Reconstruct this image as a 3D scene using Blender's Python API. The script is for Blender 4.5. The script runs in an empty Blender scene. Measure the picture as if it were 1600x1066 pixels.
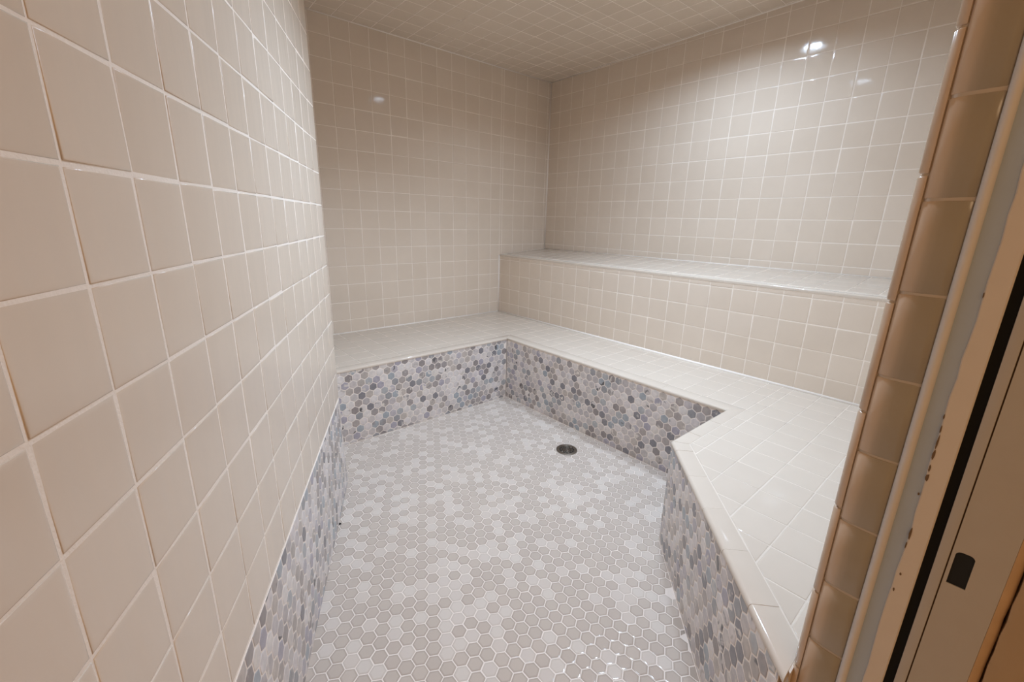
import bpy, math, random
from mathutils import Vector, Matrix

random.seed(7)
SC = bpy.context.scene
COL = SC.collection
S = 0.11            # one wall tile (4 1/4 in) with its joint, in metres
FLOOR = -13.3       # floor height in tile units; eye height is -3.385

def W(x, y, z):
    """tile units -> metres, floor at z = 0"""
    return Vector((x * S, y * S, (z - FLOOR) * S))

# ---------------------------------------------------------------- camera
cam_d = bpy.data.cameras.new('camera')
cam = bpy.data.objects.new('camera', cam_d)
COL.objects.link(cam)
cam.location = W(-24.2155, -24.2457, -3.3853)
cam.rotation_euler = (1.3023, -0.024, -0.7109)
cam_d.sensor_width = 36.0
cam_d.lens = 36.0 * 681.5 / 1600.0
cam_d.clip_start = 0.01
SC.camera = cam

# ---------------------------------------------------------------- view, world, lights
SC.view_settings.view_transform = 'Standard'
SC.view_settings.look = 'None'
SC.view_settings.gamma = 1.0
SC.view_settings.use_curve_mapping = False
SC.view_settings.exposure = 0.15

world = bpy.data.worlds.new('world')
SC.world = world
world.use_nodes = True
bg = world.node_tree.nodes['Background']
bg.inputs[0].default_value = (1.0, 0.58, 0.26, 1)     # dim warm hallway around the doorway
bg.inputs[1].default_value = 0.50

LIGHTS = [(-6.3, -14.1), (-14.1, -14.6)]     # two recessed downlights in the steam room ceiling
def zc(x, y): return 6.0 + 0.006 * x - 0.021 * y     # sloping ceiling
for (lx, ly), watts, deep in zip(LIGHTS, (14.6, 32.5), (0.17, 0.42)):
    ld = bpy.data.lights.new('downlight_lamp', 'AREA')
    ld.shape = 'DISK'
    ld.size = 0.84 * S
    ld.energy = watts
    ld.color = (0.615, 0.785, 1.0)
    lo = bpy.data.objects.new('downlight_lamp', ld)
    lo.location = W(lx, ly, zc(lx, ly) + deep)
    COL.objects.link(lo)

hd = bpy.data.lights.new('hallway_lamp', 'AREA')
hd.shape = 'DISK'
hd.size = 0.5
hd.energy = 2.5
hd.color = (1.0, 0.66, 0.38)
ho = bpy.data.objects.new('hallway_lamp', hd)
ho.location = W(-29, -33, 7.5)
ho.rotation_euler = (math.radians(18), math.radians(-10), 0)
COL.objects.link(ho)

# ---------------------------------------------------------------- materials
def new_mat(name):
    m = bpy.data.materials.new(name)
    m.use_nodes = True
    nt = m.node_tree
    return m, nt, nt.nodes['Principled BSDF']

def flat(name, col, rough=0.5, metal=0.0, bump=0.0, bscale=40.0, var=0.0):
    m, nt, b = new_mat(name)
    b.inputs['Base Color'].default_value = (*col, 1)
    b.inputs['Roughness'].default_value = rough
    b.inputs['Metallic'].default_value = metal
    tc = nt.nodes.new('ShaderNodeTexCoord')
    if bump or var:
        n = nt.nodes.new('ShaderNodeTexNoise')
        n.inputs['Scale'].default_value = bscale
        n.inputs['Detail'].default_value = 4
        nt.links.new(tc.outputs['Object'], n.inputs['Vector'])
        if bump:
            bp = nt.nodes.new('ShaderNodeBump')
            bp.inputs['Strength'].default_value = bump
            bp.inputs['Distance'].default_value = 0.002
            nt.links.new(n.outputs['Fac'], bp.inputs['Height'])
            nt.links.new(bp.outputs['Normal'], b.inputs['Normal'])
        if var:
            mx = nt.nodes.new('ShaderNodeMix'); mx.data_type = 'RGBA'
            mx.inputs[6].default_value = (*[c * (1 - var) for c in col], 1)
            mx.inputs[7].default_value = (*[min(1, c * (1 + var)) for c in col], 1)
            nt.links.new(n.outputs['Fac'], mx.inputs[0])
            nt.links.new(mx.outputs[2], b.inputs['Base Color'])
    return m

def ramp(nt, stops, interp='CONSTANT'):
    r = nt.nodes.new('ShaderNodeValToRGB')
    r.color_ramp.interpolation = interp
    e = r.color_ramp.elements
    while len(e) > 1:
        e.remove(e[-1])
    e[0].position = stops[0][0]; e[0].color = (*stops[0][1], 1)
    for p, c in stops[1:]:
        k = e.new(p); k.color = (*c, 1)
    return r

def glazed(name, cols, rough=0.075, wav=0.12, smudge=None, streak=False):
    """glazed square tile: each tile a slightly different shade, softly wavy glaze"""
    m, nt, b = new_mat(name)
    geo = nt.nodes.new('ShaderNodeNewGeometry')
    r = ramp(nt, cols, 'LINEAR')
    nt.links.new(geo.outputs['Random Per Island'], r.inputs[0])
    tc = nt.nodes.new('ShaderNodeTexCoord')
    n = nt.nodes.new('ShaderNodeTexNoise')
    n.inputs['Scale'].default_value = 14
    n.inputs['Detail'].default_value = 3
    nt.links.new(tc.outputs['Object'], n.inputs['Vector'])
    mx = nt.nodes.new('ShaderNodeMix'); mx.data_type = 'RGBA'; mx.blend_type = 'MULTIPLY'
    mx.inputs[0].default_value = 1.0
    rr = ramp(nt, [(0.3, (0.98, 0.977, 0.975)), (0.7, (1, 1, 1))], 'LINEAR')
    nt.links.new(n.outputs['Fac'], rr.inputs[0])
    nt.links.new(r.outputs[0], mx.inputs[6])
    nt.links.new(rr.outputs[0], mx.inputs[7])
    last = mx.outputs[2]
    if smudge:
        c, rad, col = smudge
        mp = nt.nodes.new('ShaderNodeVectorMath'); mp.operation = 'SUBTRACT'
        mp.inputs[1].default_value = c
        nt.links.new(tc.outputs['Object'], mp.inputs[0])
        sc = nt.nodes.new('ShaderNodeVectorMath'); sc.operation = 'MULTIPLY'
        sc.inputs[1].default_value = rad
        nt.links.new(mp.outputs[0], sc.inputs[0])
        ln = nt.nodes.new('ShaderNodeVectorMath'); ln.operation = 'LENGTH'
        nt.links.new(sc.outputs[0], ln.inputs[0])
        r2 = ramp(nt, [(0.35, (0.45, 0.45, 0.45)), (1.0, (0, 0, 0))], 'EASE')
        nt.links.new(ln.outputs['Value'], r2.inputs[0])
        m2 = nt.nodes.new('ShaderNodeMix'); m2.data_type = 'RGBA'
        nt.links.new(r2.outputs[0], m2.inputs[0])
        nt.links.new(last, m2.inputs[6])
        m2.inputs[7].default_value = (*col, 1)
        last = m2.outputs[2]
    nt.links.new(last, b.inputs['Base Color'])
    b.inputs['Roughness'].default_value = rough
    bn = nt.nodes.new('ShaderNodeTexNoise')
    bn.inputs['Scale'].default_value = 22
    bn.inputs['Detail'].default_value = 2
    if streak:                                   # brushed glaze: long soft vertical waves
        ms = nt.nodes.new('ShaderNodeMapping'); ms.inputs['Scale'].default_value = (1.3, 1.3, .22)
        nt.links.new(tc.outputs['Object'], ms.inputs[0])
        nt.links.new(ms.outputs[0], bn.inputs['Vector']); nt.links.new(ms.outputs[0], n.inputs['Vector'])
    else:
        nt.links.new(tc.outputs['Object'], bn.inputs['Vector'])
    bp = nt.nodes.new('ShaderNodeBump')
    bp.inputs['Strength'].default_value = wav
    bp.inputs['Distance'].default_value = 0.002
    nt.links.new(bn.outputs['Fac'], bp.inputs['Height'])
    nt.links.new(bp.outputs['Normal'], b.inputs['Normal'])
    return m

TILE_COLS = [(0.0, (0.728, 0.612, 0.497)), (0.5, (0.743, 0.627, 0.512)), (1.0, (0.756, 0.640, 0.526))]
SEAT_COLS = [(0.0, (0.640, 0.545, 0.452)), (1.0, (0.655, 0.560, 0.466))]
M_TILE = glazed('almond_glazed_tile', TILE_COLS)
M_SEAT = glazed('white_seat_tile', SEAT_COLS, rough=0.07)
M_GROUT = flat('white_grout', (0.91, 0.81, 0.71), 0.75, bump=0.35, bscale=300, var=0.04)
M_SGROUT = flat('seat_grout', (0.705, 0.61, 0.515), 0.7, bump=0.3, bscale=300, var=0.04)
M_CAULK = flat('white_caulk', (0.90, 0.82, 0.74), 0.45, bump=0.3, bscale=60)

def mosaic_mat():
    """marble hexagons: every piece its own grey, lilac, blue or pale tone with veins"""
    m, nt, b = new_mat('marble_mosaic')
    geo = nt.nodes.new('ShaderNodeNewGeometry')
    tc = nt.nodes.new('ShaderNodeTexCoord')
    pal = [(0.62, .60, .60), (0.36, .34, .35), (0.22, .23, .25), (0.55, .52, .52), (0.29, .28, .345), (0.44, .42, .42),
           (0.14, .14, .16), (0.60, .57, .55), (0.33, .30, .28), (0.255, .30, .345), (0.50, .47, .46), (0.19, .17, .17),
           (0.64, .62, .61), (0.37, .355, .40), (0.40, .36, .33), (0.58, .55, .56), (0.24, .22, .22), (0.315, .34, .365),
           (0.47, .44, .44), (0.29, .26, .25), (0.60, .58, .59), (0.42, .40, .42)]
    pal = [tuple(.80 * v ** .80 if False else min(.84, v ** .72 * 1.02) * (.985, .925, .875)[i] for i, v in enumerate(c)) for c in pal]
    r1 = ramp(nt, [(i / len(pal), pal[i]) for i in range(len(pal))])
    nt.links.new(geo.outputs['Random Per Island'], r1.inputs[0])
    # second, unrelated tone of the same piece, shown in veins
    mul = nt.nodes.new('ShaderNodeMath'); mul.operation = 'MULTIPLY'; mul.inputs[1].default_value = 37.13
    fr = nt.nodes.new('ShaderNodeMath'); fr.operation = 'FRACT'
    nt.links.new(geo.outputs['Random Per Island'], mul.inputs[0]); nt.links.new(mul.outputs[0], fr.inputs[0])
    r2 = ramp(nt, [(0, (.72, .65, .58)), (.35, (.50, .44, .40)), (.55, (.13, .12, .12)), (.66, (.62, .56, .50)), (.85, (.34, .31, .30))])
    nt.links.new(fr.outputs[0], r2.inputs[0])
    off = nt.nodes.new('ShaderNodeVectorMath'); off.operation = 'SCALE'
    off.inputs[0].default_value = (31, 17, 23)
    nt.links.new(fr.outputs[0], off.inputs['Scale'])
    add = nt.nodes.new('ShaderNodeVectorMath'); add.operation = 'ADD'
    nt.links.new(tc.outputs['Object'], add.inputs[0]); nt.links.new(off.outputs[0], add.inputs[1])
    n = nt.nodes.new('ShaderNodeTexNoise')
    n.inputs['Scale'].default_value = 26; n.inputs['Detail'].default_value = 2.5; n.inputs['Distortion'].default_value = .8
    nt.links.new(add.outputs[0], n.inputs['Vector'])
    rv = ramp(nt, [(0.0, (0, 0, 0)), (0.60, (0, 0, 0)), (0.66, (1, 1, 1))], 'LINEAR')
    nt.links.new(n.outputs['Fac'], rv.inputs[0])
    mx = nt.nodes.new('ShaderNodeMix'); mx.data_type = 'RGBA'
    nt.links.new(rv.outputs[0], mx.inputs[0]); nt.links.new(r1.outputs[0], mx.inputs[6]); nt.links.new(r2.outputs[0], mx.inputs[7])
    n2 = nt.nodes.new('ShaderNodeTexNoise')
    n2.inputs['Scale'].default_value = 60; n2.inputs['Detail'].default_value = 4
    nt.links.new(add.outputs[0], n2.inputs['Vector'])
    r3 = ramp(nt, [(.3, (.86, .86, .87)), (.7, (1.08, 1.07, 1.06))], 'LINEAR')
    nt.links.new(n2.outputs['Fac'], r3.inputs[0])
    m3 = nt.nodes.new('ShaderNodeMix'); m3.data_type = 'RGBA'; m3.blend_type = 'MULTIPLY'; m3.inputs[0].default_value = 1
    nt.links.new(mx.outputs[2], m3.inputs[6]); nt.links.new(r3.outputs[0], m3.inputs[7])
    nt.links.new(m3.outputs[2], b.inputs['Base Color'])
    b.inputs['Roughness'].default_value = 0.30
    return m

def floor_mat():
    """floor hexagons: cream-white ones scattered among greige ones with a darker glaze rim"""
    m, nt, b = new_mat('floor_hexagon_glaze')
    geo = nt.nodes.new('ShaderNodeNewGeometry')
    A = [(0.0, (0.625, 0.541, 0.475)), (.09, (0.642, 0.563, 0.493)), (.17, (0.616, 0.528, 0.458)), (.25, (0.537, 0.453, 0.383)), (.45, (0.524, 0.440, 0.374)),
         (.60, (0.546, 0.458, 0.387)), (.74, (0.528, 0.440, 0.374)), (.88, (0.554, 0.466, 0.396))]
    Bc = [(0.0, (0.563, 0.480, 0.409)), (.25, (0.431, 0.356, 0.295)), (.60, (0.440, 0.365, 0.304)), (.88, (0.458, 0.378, 0.312))]
    r1, r2 = ramp(nt, A), ramp(nt, Bc)
    nt.links.new(geo.outputs['Random Per Island'], r1.inputs[0]); nt.links.new(geo.outputs['Random Per Island'], r2.inputs[0])
    at = nt.nodes.new('ShaderNodeAttribute'); at.attribute_name = 'rim'
    mx = nt.nodes.new('ShaderNodeMix'); mx.data_type = 'RGBA'
    nt.links.new(at.outputs['Fac'], mx.inputs[0]); nt.links.new(r1.outputs[0], mx.inputs[6]); nt.links.new(r2.outputs[0], mx.inputs[7])
    nt.links.new(mx.outputs[2], b.inputs['Base Color'])
    b.inputs['Roughness'].default_value = 0.09
    tc = nt.nodes.new('ShaderNodeTexCoord')
    bn = nt.nodes.new('ShaderNodeTexNoise'); bn.inputs['Scale'].default_value = 30
    nt.links.new(tc.outputs['Object'], bn.inputs['Vector'])
    bp = nt.nodes.new('ShaderNodeBump'); bp.inputs['Strength'].default_value = .04; bp.inputs['Distance'].default_value = .002
    nt.links.new(bn.outputs['Fac'], bp.inputs['Height']); nt.links.new(bp.outputs['Normal'], b.inputs['Normal'])
    return m

M_MOSAIC = mosaic_mat()
M_MGROUT = flat('mosaic_grout', (0.84, 0.745, 0.665), 0.7, bump=.3, bscale=300, var=.05)
M_FLOOR = floor_mat()
M_FGROUT = flat('floor_grout', (0.78, 0.68, 0.60), 0.6, bump=.3, bscale=300, var=.04)

# ---------------------------------------------------------------- mesh building
class MB:
    """one mesh: vertices in tile units, two or more materials, a rim weight"""
    def __init__(self):
        self.v = []; self.f = []; self.m = []; self.rim = []; self.smooth = []
    def add(self, pts, faces, mi=0, rim=None, smooth=True):
        o = len(self.v)
        self.v += [Vector(p) for p in pts]
        self.rim += rim if rim else [0.0] * len(pts)
        for f in faces:
            self.f.append([i + o for i in f]); self.m.append(mi); self.smooth.append(smooth)
    def box(self, a, b, mi=0):
        x0, y0, z0 = a; x1, y1, z1 = b
        p = [(x0, y0, z0), (x1, y0, z0), (x1, y1, z0), (x0, y1, z0), (x0, y0, z1), (x1, y0, z1), (x1, y1, z1), (x0, y1, z1)]
        self.add(p, [(3, 2, 1, 0), (4, 5, 6, 7), (0, 1, 5, 4), (1, 2, 6, 5), (2, 3, 7, 6), (3, 0, 4, 7)], mi, smooth=False)
    def prism(self, poly, z0, z1, mi=0):
        """poly CCW in xy; z1 may be a function of the point"""
        n = len(poly)
        zt = z1 if callable(z1) else (lambda q: z1)
        zb = z0 if callable(z0) else (lambda q: z0)
        p = [(q[0], q[1], zb(q)) for q in poly] + [(q[0], q[1], zt(q)) for q in poly]
        self.add(p, [tuple(range(n - 1, -1, -1)), tuple(range(n, 2 * n))] +
                 [(i, (i + 1) % n, n + (i + 1) % n, n + i) for i in range(n)], mi, smooth=False)
    def extrude(self, prof, path, mi=0, smooth=True, cap=True):
        """prof: list of offsets as functions of (point index) already in 3D per path station"""
        n = len(prof[0]); k = len(prof)
        pts = [p for st in prof for p in st]
        fs = []
        for a in range(k - 1):
            for i in range(n):
                j = (i + 1) % n
                fs.append((a * n + i, a * n + j, (a + 1) * n + j, (a + 1) * n + i))
        if cap:
            fs.append(tuple(range(n - 1, -1, -1))); fs.append(tuple(range((k - 1) * n, k * n)))
        self.add(pts, fs, mi, smooth=smooth)
    def build(self, name, mats, parent=None, base=(0, 0, 0), sharp=None):
        me = bpy.data.meshes.new(name)
        b = W(*base)
        me.from_pydata([W(*p) - b for p in self.v], [], self.f)
        for m in (mats if isinstance(mats, (list, tuple)) else [mats]):
            me.materials.append(m)
        me.polygons.foreach_set('material_index', self.m)
        me.polygons.foreach_set('use_smooth', self.smooth)
        if any(self.rim):
            at = me.attributes.new('rim', 'FLOAT', 'POINT')
            at.data.foreach_set('value', self.rim)
        me.update()
        if sharp is not None:
            me.set_sharp_from_angle(angle=math.radians(sharp))
        o = bpy.data.objects.new(name, me)
        COL.objects.link(o)
        o.location = b
        if parent is not None:
            o.parent = parent
            o.location = b - parent.location
        return o

def dedupe(P):
    out = []
    for p in P:
        if not out or (p[0] - out[-1][0]) ** 2 + (p[1] - out[-1][1]) ** 2 > 1e-6:
            out.append(p)
    while len(out) > 1 and (out[0][0] - out[-1][0]) ** 2 + (out[0][1] - out[-1][1]) ** 2 < 1e-6:
        out.pop()
    return out

def clip(P, a, b, c):
    """keep a*x + b*y <= c"""
    out = []
    for i in range(len(P)):
        p, q = P[i], P[(i + 1) % len(P)]
        dp, dq = a * p[0] + b * p[1] - c, a * q[0] + b * q[1] - c
        if dp <= 0: out.append(p)
        if (dp < 0 < dq) or (dq < 0 < dp):
            t = dp / (dp - dq)
            out.append((p[0] + t * (q[0] - p[0]), p[1] + t * (q[1] - p[1])))
    return dedupe(out)

def clip_poly(P, Q):
    """P clipped by convex CCW Q"""
    for i in range(len(Q)):
        (x0, y0), (x1, y1) = Q[i], Q[(i + 1) % len(Q)]
        a, b = (y1 - y0), -(x1 - x0)
        P = clip(P, a, b, a * x0 + b * y0)
        if len(P) < 3: return []
    return P

def inset(P, d):
    n = len(P); out = []
    L = []
    for i in range(n):
        (x0, y0), (x1, y1) = P[i], P[(i + 1) % n]
        dx, dy = x1 - x0, y1 - y0; l = math.hypot(dx, dy)
        nx, ny = dy / l, -dx / l
        L.append((nx, ny, nx * x0 + ny * y0 - d))
    for i in range(n):
        a, b = L[i - 1], L[i]
        det = a[0] * b[1] - a[1] * b[0]
        if abs(det) < 1e-5:
            out.append((P[i][0] - b[0] * d, P[i][1] - b[1] * d)); continue
        out.append(((a[2] * b[1] - b[2] * a[1]) / det, (a[0] * b[2] - b[0] * a[2]) / det))
    for i in range(n):
        e0 = (P[(i + 1) % n][0] - P[i][0], P[(i + 1) % n][1] - P[i][1])
        e1 = (out[(i + 1) % n][0] - out[i][0], out[(i + 1) % n][1] - out[i][1])
        if e0[0] * e1[0] + e0[1] * e1[1] <= 0: return None
    return out

class Plane:
    """surface frame: point(u, v, h) -> 3D"""
    def __init__(self, o, u, v, n):
        self.o, self.u, self.v, self.n = Vector(o), Vector(u), Vector(v), Vector(n)
    def __call__(self, u, v, h=0.0):
        return self.o + self.u * u + self.v * v + self.n * h

def tile(mb, pl, P, g=0.016, h=0.007, r=0.022, tilt=0.0025, mi=0, sides=4):
    P = dedupe(P)
    if len(P) < 3: return
    base = inset(P, g)
    if base is None: return
    cx = sum(p[0] for p in base) / len(base); cy = sum(p[1] for p in base) / len(base)
    area = 0.5 * sum(base[i][0] * base[(i + 1) % len(base)][1] - base[(i + 1) % len(base)][0] * base[i][1] for i in range(len(base)))
    if area < 0.0012: return
    tu, tv, dh = random.gauss(0, tilt), random.gauss(0, tilt), random.uniform(-.001, .001)
    rings = [(0.0, -0.006, 1), (0.0, h * .15, 1), (r * .35, h * .62, 1), (r * .9, h * .93, .8), (r * 1.9, h, .1)]
    R = []
    for d, hh, w in rings:
        q = inset(base, d) if d > 0 else base
        if q is None:
            break
        R.append((q, hh, w))
    n = len(base); pts = []; rim = []
    for q, hh, w in R:
        for p in q:
            pts.append(pl(p[0], p[1], hh + dh + (p[0] - cx) * tu + (p[1] - cy) * tv)); rim.append(w)
    fs = []
    for a in range(len(R) - 1):
        for i in range(n):
            j = (i + 1) % n
            fs.append((a * n + i, a * n + j, (a + 1) * n + j, (a + 1) * n + i))
    k = (len(R) - 1) * n
    fs.append(tuple(range(k, k + n)))
    mb.add(pts, fs, mi, rim)

def grid_tiles(mb, pl, regions, u0, v0, pu=1.0, pv=1.0, jit=0.006, edge=0.012, **kw):
    """square tiles with joints at u0 + k*pu, v0 + k*pv, cut to each convex region"""
    for Q in regions:
        us = [p[0] for p in Q]; vs = [p[1] for p in Q]
        for i in range(math.floor((min(us) - u0) / pu), math.ceil((max(us) - u0) / pu)):
            for j in range(math.floor((min(vs) - v0) / pv), math.ceil((max(vs) - v0) / pv)):
                a, b = u0 + i * pu, v0 + j * pv
                ju, jv = random.uniform(-jit, jit), random.uniform(-jit, jit)
                c = [(a + ju, b + jv), (a + pu + ju, b + jv), (a + pu + ju, b + pv + jv), (a + ju, b + pv + jv)]
                c = clip_poly(c, Q)
                if len(c) >= 3: tile(mb, pl, c, **kw)

def hexagon(cx, cy, p):
    R = p / math.sqrt(3)
    return [(cx + R * math.cos(math.radians(30 + 60 * k)), cy + R * math.sin(math.radians(30 + 60 * k))) for k in range(6)]

def hex_tiles(mb, pl, region, cx, cy, p=0.36, cons=None, g=0.016, h=0.006, r=0.022, tilt=0.004, **kw):
    """hexagons of pitch p, neighbours along u; region convex, or cons(center)->convex region"""
    Q0 = region
    us = [q[0] for q in Q0]; vs = [q[1] for q in Q0]
    dv = p * math.sqrt(3) / 2
    for j in range(math.floor((min(vs) - cy) / dv) - 1, math.ceil((max(vs) - cy) / dv) + 2):
        for i in range(math.floor((min(us) - cx) / p) - 2, math.ceil((max(us) - cx) / p) + 2):
            x = cx + (i + 0.5 * (j % 2)) * p; y = cy + j * dv
            Q = cons((x, y)) if cons else Q0
            if Q is None: continue
            c = clip_poly(hexagon(x, y, p), Q)
            if len(c) >= 3: tile(mb, pl, c, g=g, h=h, r=r, tilt=tilt, **kw)

def rect(u0, v0, u1, v1): return [(u0, v0), (u1, v0), (u1, v1), (u0, v1)]

def empty(name, loc, **props):
    o = bpy.data.objects.new(name, None)
    o.empty_display_size = 0.1
    COL.objects.link(o); o.location = W(*loc)
    for k, v in props.items(): o[k] = v
    return o

def struct(o, label=None):
    o['kind'] = 'structure'
    if label: o['label'] = label
    return o

# ---------------------------------------------------------------- plan of the room (tile units)
X_RIGHT, Y_BACK = 0.0, 0.0
X_SIDE = -19.06                       # hidden side wall behind the end of the slanted wall
LA = 1.0927                           # direction of the slanted left wall
LO = Vector((-24.985, -19.843, 0)); LD = Vector((math.cos(LA), math.sin(LA), 0)); LN = Vector((math.sin(LA), -math.cos(LA), 0))
S_END, S_START = 12.92, -4.0
def lw(s): return (LO + LD * s)
PE = lw(S_END)
X_SIDE = PE.x
Z1 = -9.75                            # lower bench seat
YB = -6.15                            # front of the back bench
XB = -8.80                            # front of the right bench
P2 = (XB, -18.22); P3 = (-12.56, -18.42); P4 = (-17.79, -23.19)
RX = -4.46                            # front of the upper bench
Y_FRONT = -23.32                      # inside face of the doorway wall
X_JAMB = -17.70
Y_OUT = -24.90
ZTOP = 6.9

# ---- floor
mb = MB()
fl = Plane((0, 0, FLOOR), (1, 0, 0), (0, 1, 0), (0, 0, 1))
mb.box((-29, -25.0, FLOOR - 1.2), (1.2, 1.2, FLOOR), 1)
def floor_cons(c):
    x, y = c
    Q = rect(-40, -40, 40, 40)
    A, B = lw(0), lw(5)
    P = rect(-40, -25.0, XB if y > -18.3 else 40, YB)
    # right of the slanted wall
    nx, ny = LN.x, LN.y
    if y < PE.y: P = clip(P, -nx, -ny, -(nx * LO.x + ny * LO.y))
    else: P = clip(P, -1, 0, -X_SIDE)
    if y <= -18.3:
        dx, dy = P4[0] - P3[0], P4[1] - P3[1]
        a, b = -dy, dx                # keep the side away from the bench
        P = clip(P, -a, -b, -(a * P3[0] + b * P3[1])) if (a * (-22) + b * (-18)) > (a * P3[0] + b * P3[1]) else clip(P, a, b, a * P3[0] + b * P3[1])
        P = clip(P, 0, 1, 40)
    return P if len(P) >= 3 else None
random.seed(11)
DR = (-10.61, -12.6); DRR = 0.47
def fl_tile_filter(c):
    P = floor_cons(c)
    if P is None: return None
    if math.hypot(c[0] - DR[0], c[1] - DR[1]) < DRR - 0.14: return None
    return P
hex_tiles(mb, fl, rect(-28, -25, XB, YB), -19.258, -14.841, 0.361, cons=fl_tile_filter, g=0.012, h=0.003, r=0.024, tilt=0.002)
floor = struct(mb.build('floor', [M_FLOOR, M_FGROUT]))

# ---- back wall
random.seed(21)
mb = MB()
mb.box((X_SIDE - 1.2, 0, FLOOR - .5), (1.2, 1.2, ZTOP), 1)
pl = Plane((0, 0, 0), (1, 0, 0), (0, 0, 1), (0, -1, 0))
e = 0.02
reg = clip_poly([(X_SIDE, Z1), (0, Z1), (0, zc(0, 0)), (X_SIDE, zc(X_SIDE, 0))], rect(X_SIDE, Z1 + e, -e, 9))
# leave the part behind the upper bench bare of full tiles
grid_tiles(mb, pl, [clip_poly(reg, rect(-40, -20, RX, 20)),
                    clip_poly(reg, [(RX, -5.70 + e), (0, -5.36 + e), (0, 20), (RX, 20)])], -0.26, 0.0)
struct(mb.build('wall_back', [M_TILE, M_GROUT]))

# ---- right wall
random.seed(22)
mb = MB()
mb.box((0, Y_OUT, FLOOR - .5), (1.2, 0, ZTOP), 1)
pl = Plane((0, 0, 0), (0, -1, 0), (0, 0, 1), (-1, 0, 0))
yf = -Y_FRONT
grid_tiles(mb, pl, [[(e, -5.36 + e), (yf, -5.36 + e), (yf, zc(0, -yf) - e), (e, zc(0, 0) - e)]], -0.02, 0.0)
struct(mb.build('wall_right', [M_TILE, M_GROUT]))

# ---- slanted left wall and the hidden side wall
random.seed(23)
mb = MB()
a0, a1 = lw(S_START), lw(S_END)
back0 = a0 - LN * 1.0
mb.prism([(a0.x, a0.y), (a1.x, a1.y), (a1.x, 0.0), (a1.x - 1.1, 0.0), (a1.x - 1.1, a1.y - 0.2), (back0.x, back0.y)], FLOOR - .5, ZTOP, 1)
pl = Plane(LO, LD, (0, 0, 1), LN)
zt = lambda s: zc(lw(s).x, lw(s).y) - e
ZM = -10.06                            # top of the mosaic skirting
grid_tiles(mb, pl, [[(S_START, ZM + .01), (S_END + .03, ZM + .01), (S_END + .03, zt(S_END)), (S_START, zt(S_START))]], 0.0, -0.02, jit=0.010, tilt=0.004, r=0.028, g=0.019)
pl2 = Plane((X_SIDE, 0, 0), (0, -1, 0), (0, 0, 1), (1, 0, 0))
grid_tiles(mb, pl2, [rect(e, Z1 + e, -a1.y - .03, zc(X_SIDE, 0))], 0.0, 0.0)
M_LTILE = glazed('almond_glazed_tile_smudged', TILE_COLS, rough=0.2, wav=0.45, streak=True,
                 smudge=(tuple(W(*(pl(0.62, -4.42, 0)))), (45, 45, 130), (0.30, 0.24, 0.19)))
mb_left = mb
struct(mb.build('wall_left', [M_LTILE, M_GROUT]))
# mosaic skirting of the slanted wall, leaning out a little towards the floor
random.seed(24)
mb = MB()
A, B = lw(S_START), lw(S_END)
KICK = 0.17
def kp(s, z, h=0.0):
    t = (ZM - z) / (ZM - FLOOR)
    k = KICK * min(1, max(.35, (S_END - s) / .5))
    return LO + LD * s + Vector((0, 0, z)) + LN * (0.012 + k * t + h)
class Bent:
    def __call__(self, u, v, h=0.0): return kp(u, v, h)
hex_tiles(mb, Bent(), rect(S_START, FLOOR, S_END + .005, ZM), 0.13, -10.18, 0.36)
ss = [S_START, S_END - .5, S_END - .325, S_END + .01]
g = []
for s in ss: g.append([kp(s, ZM), kp(s, FLOOR - .05), kp(s, FLOOR - .05) - LN * .25 * 1, kp(s, ZM) - LN * .1])
mb.extrude(g, None, 1, smooth=False)
sk = struct(mb.build('trim_1', [M_MOSAIC, M_MGROUT]), 'marble hexagon mosaic skirting along the foot of the slanted left wall')

# ---- doorway wall: right part and header
random.seed(25)
mb = MB()
mb.box((X_JAMB + 0.13, Y_OUT + .02, FLOOR - .5), (1.2, Y_FRONT, ZTOP), 1)
mb.box((-29, Y_OUT + .02, 5.6), (X_JAMB + 0.13, Y_FRONT, ZTOP), 1)
pl = Plane((0, Y_FRONT, 0), (-1, 0, 0), (0, 0, 1), (0, 1, 0))
grid_tiles(mb, pl, [rect(e, Z1 + e, -RX, zc(0, -23) - .1)] and [rect(-RX, Z1 + e, 17.30, 6.2), rect(e, -5.3, -RX, 6.2)], 0.3, 0.0)
grid_tiles(mb, pl, [rect(17.30, 5.62, 26.5, 6.2)], 0.3, 0.0)
struct(mb.build('wall_front', [M_TILE, M_GROUT]))
# bullnose pieces on the inside edge of the doorway wall, six inches long, and the tiles lining the jamb
def bull(mb, x, y0, y1, z0, z1, r, mi=0, dep=0.0):
    """vertical tile piece lining x = const from y0 (room side) to y1; room-side edge rounded with radius r"""
    prof = []
    n = 7
    for k in range(n + 1):
        a = math.pi / 2 * k / n
        prof.append((x + dep + .085 * (1 - math.sin(a)), y0 - dep - r * (1 - math.cos(a))))
    # prof runs from (x + r, y0) [facing +y] to (x, y0 - r) [facing -x]
    pts = prof + [(x + dep, y0 - r - .06), (x + dep, y1 + .012), (x + .012 + dep, y1), (x + .13, y1), (x + .13, y0 - .01), (x + .09, y0)]
    gsz = .014; zz = [(z0 + gsz, .010), (z0 + gsz + .012, 0), (z1 - gsz - .012, 0), (z1 - gsz, .010)]
    st = []
    for z, ins in zz:
        cx = x + .06; cy = (y0 + y1) / 2
        st.append([(px + (ins if px < cx else 0), py + (-ins if py > cy else 0), z) for px, py in pts])
    o0 = len(mb.rim)
    mb.extrude(st, None, mi, smooth=True)
    w = [1.0] * 4 + [.8, .3, .05, 0, 0, 0, 0, 0, 0, 0]  # strength of the painted warm-light band, fading onto the flat face
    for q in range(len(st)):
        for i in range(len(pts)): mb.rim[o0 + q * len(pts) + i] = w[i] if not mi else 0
random.seed(26)
mb = MB()
z = -13.3 + 0.6
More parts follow.
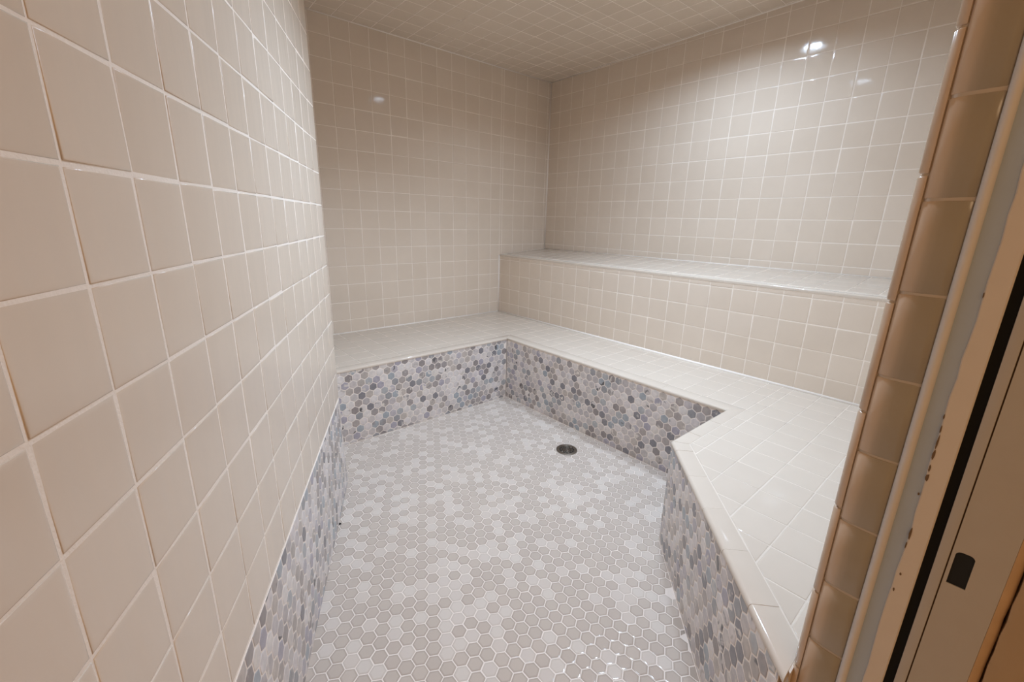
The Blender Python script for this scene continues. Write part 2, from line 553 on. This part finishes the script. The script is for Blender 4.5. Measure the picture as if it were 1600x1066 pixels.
zz = -14.06
while zz < 6.0:
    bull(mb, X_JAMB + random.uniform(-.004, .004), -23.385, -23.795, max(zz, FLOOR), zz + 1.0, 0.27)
    zz += 1.0
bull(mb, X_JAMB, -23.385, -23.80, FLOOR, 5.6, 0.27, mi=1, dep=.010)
# inner bullnose line, six-inch pieces
zz = -9.70 - 1.38 * 3
while zz < 6.3:
    z0 = max(zz, FLOOR)
    st = []
    for z, ins in ((z0 + .014, .01), (z0 + .03, 0), (zz + 1.38 - .03, 0), (zz + 1.38 - .014, .01)):
        P = []
        r = 0.085
        for k in range(7):
            a = math.pi / 2 * k / 6
            P.append((X_JAMB + .062 + ins + r * (1 - math.sin(a)), -23.285 - ins - r * (1 - math.cos(a)), z))
        P += [(X_JAMB + .062 + ins, -23.378, z), (X_JAMB + .12, -23.378, z), (X_JAMB + .47, -23.34, z), (X_JAMB + .47, -23.285 - ins, z)]
        st.append(P)
    o0 = len(mb.rim); mb.extrude(st, None, 0)
    for q in range(o0, len(mb.rim)): mb.rim[q] = 1.0  # inner pieces take the painted warm-light tint all over
    zz += 1.38
mb.box((X_JAMB + .088, -23.80, FLOOR), (X_JAMB + .14, -23.34, 5.6), 1)
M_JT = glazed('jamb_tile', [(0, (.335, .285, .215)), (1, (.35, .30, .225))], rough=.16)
nt = M_JT.node_tree; b = nt.nodes['Principled BSDF']           # warm light on the rounded edge, painted as a tan tint
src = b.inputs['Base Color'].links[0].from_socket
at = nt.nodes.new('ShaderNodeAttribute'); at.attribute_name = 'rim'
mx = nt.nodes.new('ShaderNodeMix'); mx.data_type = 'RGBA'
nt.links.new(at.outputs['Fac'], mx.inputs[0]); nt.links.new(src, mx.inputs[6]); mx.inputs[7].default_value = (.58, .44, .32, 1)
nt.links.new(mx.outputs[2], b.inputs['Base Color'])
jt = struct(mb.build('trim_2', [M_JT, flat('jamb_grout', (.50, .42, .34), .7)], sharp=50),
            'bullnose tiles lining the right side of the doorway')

# ---- ceiling
random.seed(27)
mb = MB()
cs = math.sqrt(1 + .006 ** 2 + .021 ** 2)
nrm = Vector((.006, -.021, -1)).normalized()
HR = .60
xs = sorted([-29.0, 1.2] + [lx + k * HR for lx, ly in LIGHTS for k in (-1, 1)])
for i in range(len(xs) - 1):
    xa, xb = xs[i], xs[i + 1]
    hole = [ly for lx, ly in LIGHTS if abs((xa + xb) / 2 - lx) < .01]
    spans = [(Y_OUT, 1.2)] if not hole else [(Y_OUT, hole[0] - HR), (hole[0] + HR, 1.2)]
    for ya, yb in spans:
        mb.prism([(xa, ya), (xb, ya), (xb, yb), (xa, yb)], lambda q: zc(*q), lambda q: zc(*q) + 1.0, 1)
for lx, ly in LIGHTS:
    mb.box((lx - HR - .1, ly - HR - .1, zc(lx, ly) + 1.05), (lx + HR + .1, ly + HR + .1, zc(lx, ly) + 1.15), 1)
class CeilP:
    def __call__(self, u, v, h=0.0): return Vector((u, -v, zc(u, -v))) + nrm * h
cregs = [rect(X_SIDE, e, -e, 8.0), [(-26.6, 23.2), (-26.6, 22.0), (X_SIDE, 8.0), (-e, 8.0), (-e, 23.2)]]
# orientation: v = -y, so the frame is mirrored; tiles are built as (u, v) with flipped winding
def ctile(mb, P):
    n0 = len(mb.f)
    tile(mb, CeilP(), P, tilt=.003)
for i in range(-28, 1):
    for j in range(-1, 25):
        a, b = -0.12 + i, -0.25 + j
        c = [(a, b), (a + 1, b), (a + 1, b + 1), (a, b + 1)]
        for k, Q in enumerate(cregs):
            area = sum(Q[t][0] * Q[(t + 1) % len(Q)][1] - Q[(t + 1) % len(Q)][0] * Q[t][1] for t in range(len(Q)))
            QQ = Q if area > 0 else Q[::-1]
            if k == 0 and b >= 8.0 - 1e-6: continue
            cc = clip_poly(c, QQ)
            if len(cc) < 3: continue
            near = [l for l in LIGHTS if abs(a + .5 - l[0]) < 1.35 and abs(-(b + .5) - l[1]) < 1.35]
            if near:
                LXY = near[0]
                # tiles cut to an octagon-like hole around the light
                h = .66
                for Q2 in (rect(-99, -99, LXY[0] - h, 99), rect(LXY[0] + h, -99, 99, 99), rect(LXY[0] - h, -99, LXY[0] + h, -LXY[1] - h), rect(LXY[0] - h, -LXY[1] + h, LXY[0] + h, 99)):
                    c2 = clip_poly(cc, Q2)
                    if len(c2) >= 3: ctile(mb, c2)
                continue
            ctile(mb, cc)
struct(mb.build('ceiling', [M_TILE, M_GROUT]))

# ---------------------------------------------------------------- lower bench
bench = empty('tiled_bench', (-12.0, -6.15, FLOOR), label='low white tiled corner bench with grey hexagon mosaic front wrapping round the floor', category='bench')
random.seed(31)
top = Plane((0, 0, Z1), (1, 0, 0), (0, 1, 0), (0, 0, 1))
mb = MB()
# supporting slab under the seat tiles (grout coloured)
o = 0.05
body = [(X_SIDE, YB + o), (XB + o, YB + o)]
dx, dy = P4[0] - P3[0], P4[1] - P3[1]; L = math.hypot(dx, dy); dx /= L; dy /= L
nx, ny = -dy, dx                        # into the bench (to +x, -y)
if nx < 0: nx, ny = -nx, -ny
P3i = (P3[0] + nx * .05 / 1, P3[1] + ny * .05)
def on_front(y):                        # point of the angled front line (inset d) at height y
    return None
def angled(d, s): return (P3[0] + dx * s + nx * d, P3[1] + dy * s + ny * d)
def meet_short(d, yy):                  # where the angled line inset d crosses y = yy
    s = (yy - P3[1] - ny * d) / dy
    return angled(d, s)
def slab(mb, z0, z1, o, mi):
    gp = .014; xr = RX - gp; yf_ = Y_FRONT + gp; xs_ = X_SIDE + gp
    a = meet_short(o, -18.42 - o); b = meet_short(o, yf_)
    mb.prism([(xs_, YB + o), (xr, YB + o), (xr, -gp), (xs_, -gp)], z0, z1, mi)
    mb.prism([(XB + o, -18.3), (xr, -18.3), (xr, YB + o), (XB + o, YB + o)], z0, z1, mi)
    mb.prism([a, b, (xr, yf_), (xr, -18.3), (XB + o, -18.3), (XB + o, -18.42 - o)], z0, z1, mi)
slab(mb, Z1 - .35, Z1, 0.10, 1)
BI = 0.5
YI = YB + BI                            # inner line of the border, back bench
XI = -8.15                              # inner line of the border, right bench
YSI = -18.86
PXY = dict(u0=-12.15, v0=-19.256, pu=0.985, pv=0.945)
gy = -19.256 + .945 * 15                # = -5.081
a3 = meet_short(.50, YSI); b3 = meet_short(.50, Y_FRONT + e)
grid_tiles(mb, top, [rect(X_SIDE + e, gy, RX - e, -e), rect(X_SIDE + e, YI, XI, gy)], -0.03, gy, 1.0, 1.0)
grid_tiles(mb, top, [rect(XI, -18.311, RX - e, gy)], **PXY)
regC = [a3, b3, (RX - e, Y_FRONT + e), (RX - e, YSI)]
grid_tiles(mb, top, [regC, rect(XI, YSI, RX - e, -18.311)], **PXY)
mb.build('seat_tiles', [M_SEAT, M_SGROUT], bench)
# rounded edge tiles (bullnose) along the front
def edge_run(mb, A, B, wdt, cutA=0.0, cutB=0.0, L0=1.38, first=None, z=Z1, nvec=None, drop=.10, over=.02):
    """A->B along the front edge at seat height; nvec points into the bench; cut = mitre slope at each end"""
    A, B = Vector((*A, 0)), Vector((*B, 0)); D = (B - A); Lt = D.length; D.normalize()
    N = Vector((*nvec, 0)).normalized()
    joints = [0.0]; s = first if first else L0
    while s < Lt - .1: joints.append(s); s += L0
    joints.append(Lt)
    for i in range(len(joints) - 1):
        s0, s1 = joints[i] + .008, joints[i + 1] - .008
        ca = cutA if i == 0 else 0; cb = cutB if i == len(joints) - 2 else 0
        dz = random.uniform(-.003, .003)
        r = .075
        r = .07
        def shape(k, top=.009):
            P = [(wdt - .012 + k, -.05), (wdt - .012 + k, top * .3), (wdt - .03, top - k)]
            for q in range(8):
                a = math.pi / 2 * q / 7
                P.append((-over + k + (r - k) - (r - k) * math.sin(a), top - k - (r - k) + (r - k) * math.cos(a)))
            return P + [(-over + k, -drop), (-over + .02 + k, -drop - .01), (.06, -drop - .01)]
        def station(sa, k, base):
            return [A + D * (sa(d)) + N * d + Vector((0, 0, z + h + base)) for d, h in shape(k)]
        mb.extrude([station(lambda d: s0 + ca * d, 0, dz), station(lambda d: s1 - cb * d, 0, dz)], None, 0)
    mb.extrude([station(lambda d: .004 + cutA * d, .006, 0), station(lambda d: Lt - .004 - cutB * d, .006, 0)], None, 1)
random.seed(32)
mb = MB()
edge_run(mb, (X_SIDE + .014, YB), (XB, YB), BI, cutB=-1.0 * .65 / .5, nvec=(0, 1), first=.7)
edge_run(mb, (XB, YB), (XB, -18.22), -(XB - XI), cutA=-.5 / .65, cutB=-.62 / .65, nvec=(1, 0)) if False else None
edge_run(mb, (XB, YB), (XB, -18.42), XI - XB, cutA=-.5 / .65, cutB=-.44 / .65, nvec=(1, 0))
ang = math.atan2(dy, dx)
# short side and slanted side: mitre where they meet
# interior angle bisector between short side (inwards = -y) and the slanted side
bis = Vector((a3[0] - P3[0], a3[1] - P3[1], 0))
edge_run(mb, (XB, -18.42), P3, .44, cutA=-.65 / .44, cutB=-(P3[0] - a3[0]) / .44 * 1.0, nvec=(0, -1))
tA = (a3[0] - P3[0]) * dx + (a3[1] - P3[1]) * dy
edge_run(mb, P3, (P4[0] + dx * .13, P4[1] + dy * .13), .50, cutA=tA / .5, cutB=1.098, nvec=(nx, ny), first=.55, L0=1.345)
mb.build('edge_trim', [M_SEAT, M_SGROUT], bench, sharp=60)
# mosaic fronts
def mosaic_front(name, A, B, seed, cx, cz, ztop=Z1 - .09):
    random.seed(seed)
    mb = MB()
    A, B = Vector((*A, 0)), Vector((*B, 0)); D = B - A; Lt = D.length; D.normalize()
    N = Vector((D.y, -D.x, 0))           # towards the room when A->B runs with the room on its right
    pl = Plane(A, D, (0, 0, 1), N)
    # winding: u x v must equal n
    hex_tiles(mb, pl, rect(0.01, FLOOR + .012, Lt - .01, ztop), cx, cz, 0.36)
    q = [A + D * .014, B - D * .014, B - N * .3 - D * .4, A - N * .3 + D * .4]
    poly = [(p.x, p.y) for p in q]
    if sum(poly[i][0] * poly[(i + 1) % 4][1] - poly[(i + 1) % 4][0] * poly[i][1] for i in range(4)) < 0: poly = poly[::-1]
    mb.prism(poly, FLOOR, ztop, 1)
    mb.build(name, [M_MOSAIC, M_MGROUT], bench)
mosaic_front('mosaic_front', (X_SIDE, YB), (XB, YB), 41, 4.10, -10.18)
mosaic_front('mosaic_front', (XB, YB), (XB, -18.42), 42, .05, -10.05)
mosaic_front('mosaic_front', (XB, -18.42), P3, 43, .05, -10.10)
mosaic_front('mosaic_front', P3, P4, 44, .15, -10.22)
mb = MB()
slab(mb, FLOOR, Z1 - .36, .32, 0)
mb.build('bench_core', [M_GROUT], bench)
def bead(mb, pts, r=.03):
    for k in range(len(pts) - 1):
        a, b = Vector(pts[k]), Vector(pts[k + 1]); d = (b - a).normalized()
        up = Vector((0, 0, 1)) if abs(d.z) < .9 else Vector((1, 0, 0))
        x = d.cross(up).normalized(); y = x.cross(d)
        st = [[p + x * (r * math.cos(t * math.pi / 4)) + y * (r * math.sin(t * math.pi / 4)) for t in range(8)] for p in (a, b)]
        mb.extrude(st, None, 0)

# ---------------------------------------------------------------- upper bench
ub = empty('upper_bench', (-4.4, -11.6, Z1), label='raised tiled ledge seat along the right wall above the low bench', category='bench')
random.seed(51)
ZU0, ZU1 = -5.36, -5.68                 # at the wall, at the front: falls towards the room
mb = MB()
def zu(q): return ZU0 + (ZU1 - ZU0) * (-q[0] / -RX) if q[0] < 0 else ZU0
sl = (ZU0 - ZU1) / -RX
nn = Vector((-sl, 0, 1)).normalized()
mb.prism([(RX + .05, Y_FRONT + .014), (-.014, Y_FRONT + .014), (-.014, -.014), (RX + .05, -.014)], Z1 - .3, lambda q: zu(q), 1)
class UP:
    def __call__(self, u, v, h=0.0): return Vector((u, v, ZU0 + sl * u)) + nn * h
grid_tiles(mb, UP(), [rect(RX + .5, Y_FRONT + e, -e, -e)], 0.03, -.1, 1.0, 1.0)
mb.build('ledge_tiles', [M_SEAT, M_SGROUT], ub)
mb = MB(); random.seed(52)
pl = Plane((RX, 0, 0), (0, -1, 0), (0, 0, 1), (-1, 0, 0))
grid_tiles(mb, pl, [rect(e, Z1 + e, yf - e, ZU1 - .12)], 0.2, 0.0)
mb.prism([(RX, Y_FRONT + .014), (RX + .2, Y_FRONT + .014), (RX + .2, -.014), (RX, -.014)], Z1, ZU1 - .1, 1)
mb.build('riser_tiles', [M_TILE, M_GROUT], ub)
mb = MB()
edge_run(mb, (RX, -.012), (RX, Y_FRONT + .012), .5, nvec=(1, 0), z=ZU1 + .02, drop=.13, over=.015, first=.6)
mb.build('edge_trim', [M_SEAT, M_SGROUT], ub, sharp=60)

# corner caulk lines of the room
mb = MB()
bead(mb, [(-.02, -.02, ZU0), (-.02, -.02, zc(0, 0))], .055)
bead(mb, [(X_SIDE, -.015, zc(X_SIDE, 0) - .015), (0, -.015, zc(0, 0) - .015)], .038)
bead(mb, [(-.015, 0, zc(0, 0) - .015), (-.015, Y_FRONT, zc(0, Y_FRONT) - .015)], .038)
bead(mb, [(RX - .01, -.02, Z1), (RX - .01, -.02, ZU1 - .02)], .055)
bead(mb, [(RX, -.03, Z1 + .015), (RX, Y_FRONT, Z1 + .015)], .075)
bead(mb, [(X_SIDE, -.01, Z1 + .01), (RX, -.012, Z1 + .012)], .045)
bead(mb, [(-.01, -.02, ZU0 + .01), (-.01, Y_FRONT, ZU0 + .01)], .03)
struct(mb.build('trim_3', [M_CAULK]), 'white caulk in the corners of the tiled walls and ceiling')

# ---------------------------------------------------------------- floor drain
drain = empty('floor_drain', (DR[0], DR[1], FLOOR), label='small round bronze floor drain in the pale hexagon floor', category='drain')
M_BRONZE = flat('brushed_bronze', (0.20, 0.165, 0.13), 0.38, 0.85, bump=.2, bscale=200)
M_DARK = flat('drain_dark', (0.012, 0.010, 0.008), 0.7)
def ring(mb, r0, r1, z0, z1, n=48, mi=0, c=DR):
    prof = [(r0, z0), (r1, z0), (r1, z1 - .008), (r1 - .012, z1), (r0 + .01, z1), (r0, z1 - .01)]
    pts = []; fs = []
    for k in range(n):
        a = 2 * math.pi * k / n
        for r, z in prof: pts.append((c[0] + r * math.cos(a), c[1] + r * math.sin(a), z))
    m = len(prof)
    for k in range(n):
        q = (k + 1) % n
        for i in range(m):
            j = (i + 1) % m
            fs.append((k * m + i, q * m + i, q * m + j, k * m + j))
    mb.add(pts, fs, mi)
mb = MB(); ring(mb, .395, DRR, FLOOR + .001, FLOOR + .034)
mb.build('drain_rim', [M_BRONZE], drain, sharp=35)
mb = MB()
ring(mb, .335, .393, FLOOR + .002, FLOOR + .028)
ring(mb, .225, .262, FLOOR + .006, FLOOR + .028)
ring(mb, .12, .155, FLOOR + .006, FLOOR + .028)
ring(mb, .001, .055, FLOOR + .006, FLOOR + .028)
for k in range(12):
    a = 2 * math.pi * k / 12
    for r0, r1 in ((.05, .125), (.15, .23), (.255, .34)):
        aa = a + (math.pi / 12 if r0 == .15 else 0)
        u = Vector((math.cos(aa), math.sin(aa), 0)); t = Vector((-u.y, u.x, 0)); c = Vector((*DR, 0)); w = .014
        st = [[c + u * r + t * s + Vector((0, 0, z)) for s, z in ((-w, FLOOR + .006), (w, FLOOR + .006), (w, FLOOR + .026), (-w, FLOOR + .026))] for r in (r0, r1)]
        mb.extrude(st, None, 0, smooth=False)
mb.build('strainer', [M_BRONZE], drain, sharp=35)
for sx in (-1, 1):
    mb = MB(); ring(mb, .001, .03, FLOOR + .02, FLOOR + .036, 16, c=(DR[0] + sx * .295, DR[1] + sx * .0))
    mb.build('screw', [flat('screw_steel', (.45, .42, .38), .3, .9)], drain, sharp=35)
mb = MB()
mb.prism([(DR[0] + .40 * math.cos(2 * math.pi * k / 32), DR[1] + .40 * math.sin(2 * math.pi * k / 32)) for k in range(32)], FLOOR + .0005, FLOOR + .004)
mb.build('drain_well', [M_DARK], drain)

# ---------------------------------------------------------------- recessed ceiling light
M_WHITE = flat('black_baffle', (.03, .03, .03), .6)
M_LENS, nt, b = new_mat('lamp_lens')
b.inputs['Base Color'].default_value = (.9, .9, .88, 1)
b.inputs['Emission Color'].default_value = (1, .97, .95, 1)
b.inputs['Emission Strength'].default_value = 10
for (lx, ly), deep, lab in zip(LIGHTS, (0.17, 0.42), ('round recessed downlight in the tiled ceiling, the one over the right-hand benches',
                                  'round recessed downlight in the tiled ceiling, the one over the middle of the floor')):
    zl = zc(lx, ly)
    lt = empty('recessed_ceiling_light', (lx, ly, zl), label=lab, category='light', group='recessed ceiling lights')
    mb = MB()
    prof = [(.585, zl + .50), (.585, zl - .05), (.61, zl - .062), (.93, zl - .045), (.95, zl - .015), (.62, zl - .01), (.62, zl + .50)]
    n = 48; pts = []; fs = []; m = len(prof)
    for k in range(n):
        a = 2 * math.pi * k / n
        for r, z in prof: pts.append((lx + r * math.cos(a), ly + r * math.sin(a), z))
    for k in range(n):
        q = (k + 1) % n
        for i in range(m):
            j = (i + 1) % m
            fs.append((k * m + i, k * m + j, q * m + j, q * m + i))
    mb.add(pts, fs)
    mb.build('trim_ring', [M_WHITE], lt, sharp=40)
    mb = MB()
    mb.prism([(lx + .58 * math.cos(2 * math.pi * k / 40), ly + .58 * math.sin(2 * math.pi * k / 40)) for k in range(40)], zl + deep + .01, zl + deep + .07)
    mb.build('lens', [M_LENS], lt)

# ---------------------------------------------------------------- door frame on the right
def paint(name, col, rough=.45, chips=False, var=.03):
    m = flat(name, col, rough, bump=.25, bscale=35, var=var)
    if chips:
        nt = m.node_tree; b = nt.nodes['Principled BSDF']
        tc = nt.nodes.new('ShaderNodeTexCoord')
        n = nt.nodes.new('ShaderNodeTexNoise'); n.inputs['Scale'].default_value = 130; n.inputs['Detail'].default_value = 3
        mp = nt.nodes.new('ShaderNodeMapping'); mp.inputs['Scale'].default_value = (1, 1, .22)
        nt.links.new(tc.outputs['Object'], mp.inputs[0]); nt.links.new(mp.outputs[0], n.inputs['Vector'])
        r = ramp(nt, [(0, (0, 0, 0)), (.70, (0, 0, 0)), (.72, (1, 1, 1))], 'LINEAR')
        nt.links.new(n.outputs['Fac'], r.inputs[0])
        src = b.inputs['Base Color'].links[0].from_socket
        mx = nt.nodes.new('ShaderNodeMix'); mx.data_type = 'RGBA'
        nt.links.new(r.outputs[0], mx.inputs[0]); nt.links.new(src, mx.inputs[6]); mx.inputs[7].default_value = (.16, .10, .05, 1)
        nt.links.new(mx.outputs[2], b.inputs['Base Color'])
    return m
M_CREAM = paint('cream_paint', (.64, .56, .48))
M_CREAM2 = paint('door_cream_paint', (.44, .39, .335))
M_BEAD = paint('yellowed_caulk', (.64, .61, .60))
M_GREY = paint('grey_primer', (.40, .46, .54), .5)
M_BLACK = flat('black_gap', (.006, .006, .006), .85)
M_TAN = paint('tan_wall_paint', (.40, .27, .15), .6)
door = empty('door_1', (X_JAMB, -24.3, FLOOR), kind='structure', label='painted door frame with a black rubber seal and latch hole, right of the doorway')
ZD0, ZD1 = FLOOR, 5.6
XJ = X_JAMB
def strip(name, prof, mat, sharp=40, zs=None, **kw):
    """prof: CCW list of (x, y); extruded vertically"""
    mb = MB()
    zs = zs or [ZD0, ZD1]
    st = [[(p[0], p[1], z) for p in prof] for z in zs]
    mb.extrude(st, None, 0)
    return mb.build(name, [mat], door, sharp=sharp, **kw)
# caulk bead
pr = [(XJ + .02 - .065 * math.sin(math.pi * k / 8), -23.845 + .05 * math.cos(math.pi * k / 8)) for k in range(9)]
strip('caulk_bead', pr + [(XJ + .1, -23.89), (XJ + .1, -23.80)], M_BEAD, 60)
# grey strip, set back a little, wavy edge against the cream board
random.seed(61)
mb = MB()
zs = [ZD0 + (ZD1 - ZD0) * k / 90 for k in range(91)]
st = []
for i, z in enumerate(zs):
    w = -24.045 + .006 * math.sin(z * 2.1) + .006 * random.uniform(-1, 1)
    st.append([(XJ + .02, -23.88, z), (XJ + .02, w - .03, z), (XJ + .10, w - .03, z), (XJ + .10, -23.88, z)])
mb.extrude(st, None, 0, smooth=False)
mb.build('primed_strip', [M_GREY], door)
# cream board with a ragged, chipped paint edge
mb = MB(); st = []
for i, z in enumerate(zs):
    w = -24.045 + .006 * math.sin(z * 2.1) + .008 * random.uniform(-1, 1)
    st.append([(XJ + .012, w, z), (XJ, w - .01, z), (XJ, -24.215, z), (XJ + .012, -24.228, z), (XJ + .45, -24.228, z), (XJ + .45, w, z)])
mb.extrude(st, None, 0, smooth=False)
mb.build('jamb_board', [M_CREAM], door)
# chips of missing paint along that edge: thin dark wood patches
random.seed(62)
def chip(mb, y, z, a, b):
    n = 9
    ph = [(y + a * math.cos(2 * math.pi * k / n) * random.uniform(.6, 1.2), z + b * math.sin(2 * math.pi * k / n) * random.uniform(.7, 1.15)) for k in range(n)]
    pts = [(XJ - .0035, p[0], p[1]) for p in ph] + [(XJ + .005, p[0], p[1]) for p in ph]
    mb.add(pts, [tuple(range(n))[::-1], tuple(range(n, 2 * n))] + [(i, (i + 1) % n, n + (i + 1) % n, n + i) for i in range(n)], smooth=False)
mb = MB()
for y, z, a, b in ((-24.04, -5.35, .006, .03), (-24.045, -5.50, .007, .05), (-24.05, -5.66, .009, .10), (-24.052, -5.80, .012, .07), (-24.058, -6.10, .016, .05), (-24.053, -5.98, .01, .05),
                   (-24.03, -6.33, .010, .020), (-24.062, -6.86, .010, .09), (-24.055, -7.02, .006, .05), (-24.085, -7.42, .010, .02), (-24.07, -7.66, .010, .03), (-24.05, -4.0, .005, .03)):
    chip(mb, y, z, a, b)
mb.build('paint_chips', [flat('bare_wood', (.15, .09, .045), .8)], door)
# black seal in the gap
strip('rubber_seal', [(XJ + .10, -24.225), (XJ + .10, -24.325), (XJ + .4, -24.325), (XJ + .4, -24.225)], M_BLACK)
# narrow stop, thin groove, flat board with a latch hole
strip('door_stop', [(XJ + .004, -24.318), (XJ, -24.326), (XJ, -24.408), (XJ + .004, -24.412), (XJ + .5, -24.412), (XJ + .5, -24.318)], M_CREAM2)
strip('groove', [(XJ + .03, -24.405), (XJ + .03, -24.43), (XJ + .4, -24.43), (XJ + .4, -24.405)], flat('brown_groove', (.10, .055, .025), .8))
HZ0, HZ1, HY0, HY1 = -7.26, -6.83, -24.455, -24.61
YE = -24.86
mb = MB()
xa, xb = XJ, XJ + .5
mb.box((xa, YE, ZD0), (xb, -24.424, HZ0)); mb.box((xa, YE, HZ1), (xb, -24.424, ZD1))
mb.box((xa, HY0, HZ0), (xb, -24.424, HZ1)); mb.box((xa, YE, HZ0), (xb, HY1, HZ1))
# little rounded upper corners of the hole
for (yy, sgn) in ((HY0, -1), (HY1, 1)):
    P = [(yy, HZ1)] + [(yy + sgn * .05 * (1 - math.cos(t * math.pi / 10)), HZ1 - .05 * (1 - math.sin(t * math.pi / 10))) for t in range(6)]
    n = len(P)
    mb.add([(xa, p[0], p[1]) for p in P] + [(xb, p[0], p[1]) for p in P], [tuple(range(n)), tuple(range(2 * n - 1, n - 1, -1))] + [(i, (i + 1) % n, n + (i + 1) % n, n + i) for i in range(n)], smooth=False)
mb.build('latch_board', [M_CREAM2], door)
mb = MB(); mb.box((XJ + .012, HY1 + .001, HZ0 + .001), (XJ + .36, HY0 - .001, HZ1 - .001))
mb.build('latch_hole', [M_BLACK], door)
# worn outer edge and casing
mb = MB(); st = []
random.seed(63)
for z in zs:
    j = random.uniform(-.006, .006)
    st.append([(XJ, YE - .002, z), (XJ + .008, YE - .03 + j, z), (XJ + .03, YE - .06 + j, z), (XJ + .06, YE - .085 + j, z), (XJ + .5, YE - .09, z), (XJ + .5, YE, z)])
mb.extrude(st, None, 0)
mb.build('worn_edge', [paint('bare_tan_edge', (.50, .33, .19), .6, var=.15)], door, sharp=60)
mb = MB(); st = []
for z in zs:
    j = random.uniform(-.006, .006)
    st.append([(XJ + .02, YE - .10 + j, z), (XJ + .01, YE - .13 + j, z), (XJ + .03, -25.6, z), (XJ + .6, -25.6, z), (XJ + .6, YE - .10, z)])
mb.extrude(st, None, 0)
mb.build('casing', [M_TAN], door, sharp=60)

# ---------------------------------------------------------------- specks left on the floor
def speck(loc, r, label):
    n = 7; random.seed(int(abs(loc[0]) * 100))
    mb = MB()
    base = [(loc[0] + r * math.cos(2 * math.pi * k / n) * random.uniform(.7, 1.2), loc[1] + r * math.sin(2 * math.pi * k / n) * random.uniform(.5, 1.1)) for k in range(n)]
    mb.add([(p[0], p[1], loc[2]) for p in base] + [((p[0] + loc[0]) / 2, (p[1] + loc[1]) / 2, loc[2] + r * .6) for p in base],
           [tuple(range(n - 1, -1, -1)), tuple(range(n, 2 * n))] + [(i, (i + 1) % n, n + (i + 1) % n, n + i) for i in range(n)])
    o = mb.build('debris_crumb', [flat('dark_crumb', (.02, .018, .016), .8)], None, base=loc)
    o['label'] = label; o['category'] = 'debris'
speck((-20.28, -11.22, FLOOR + .014), .055, 'tiny black crumb on the hexagon floor against the left wall mosaic')

# ---------------------------------------------------------------- hallway floor outside
mb = MB()
mb.box((-45, -45, FLOOR - 1.2), (0, -25.0, FLOOR - .02))
struct(mb.build('floor_hallway', [flat('hall_floor', (.42, .32, .22), .5, var=.05, bscale=3)]))
mb = MB()
mb.box((-17.1, -25.55, FLOOR), (1.2, Y_OUT, ZTOP))
struct(mb.build('wall_hallway', [M_TAN]))
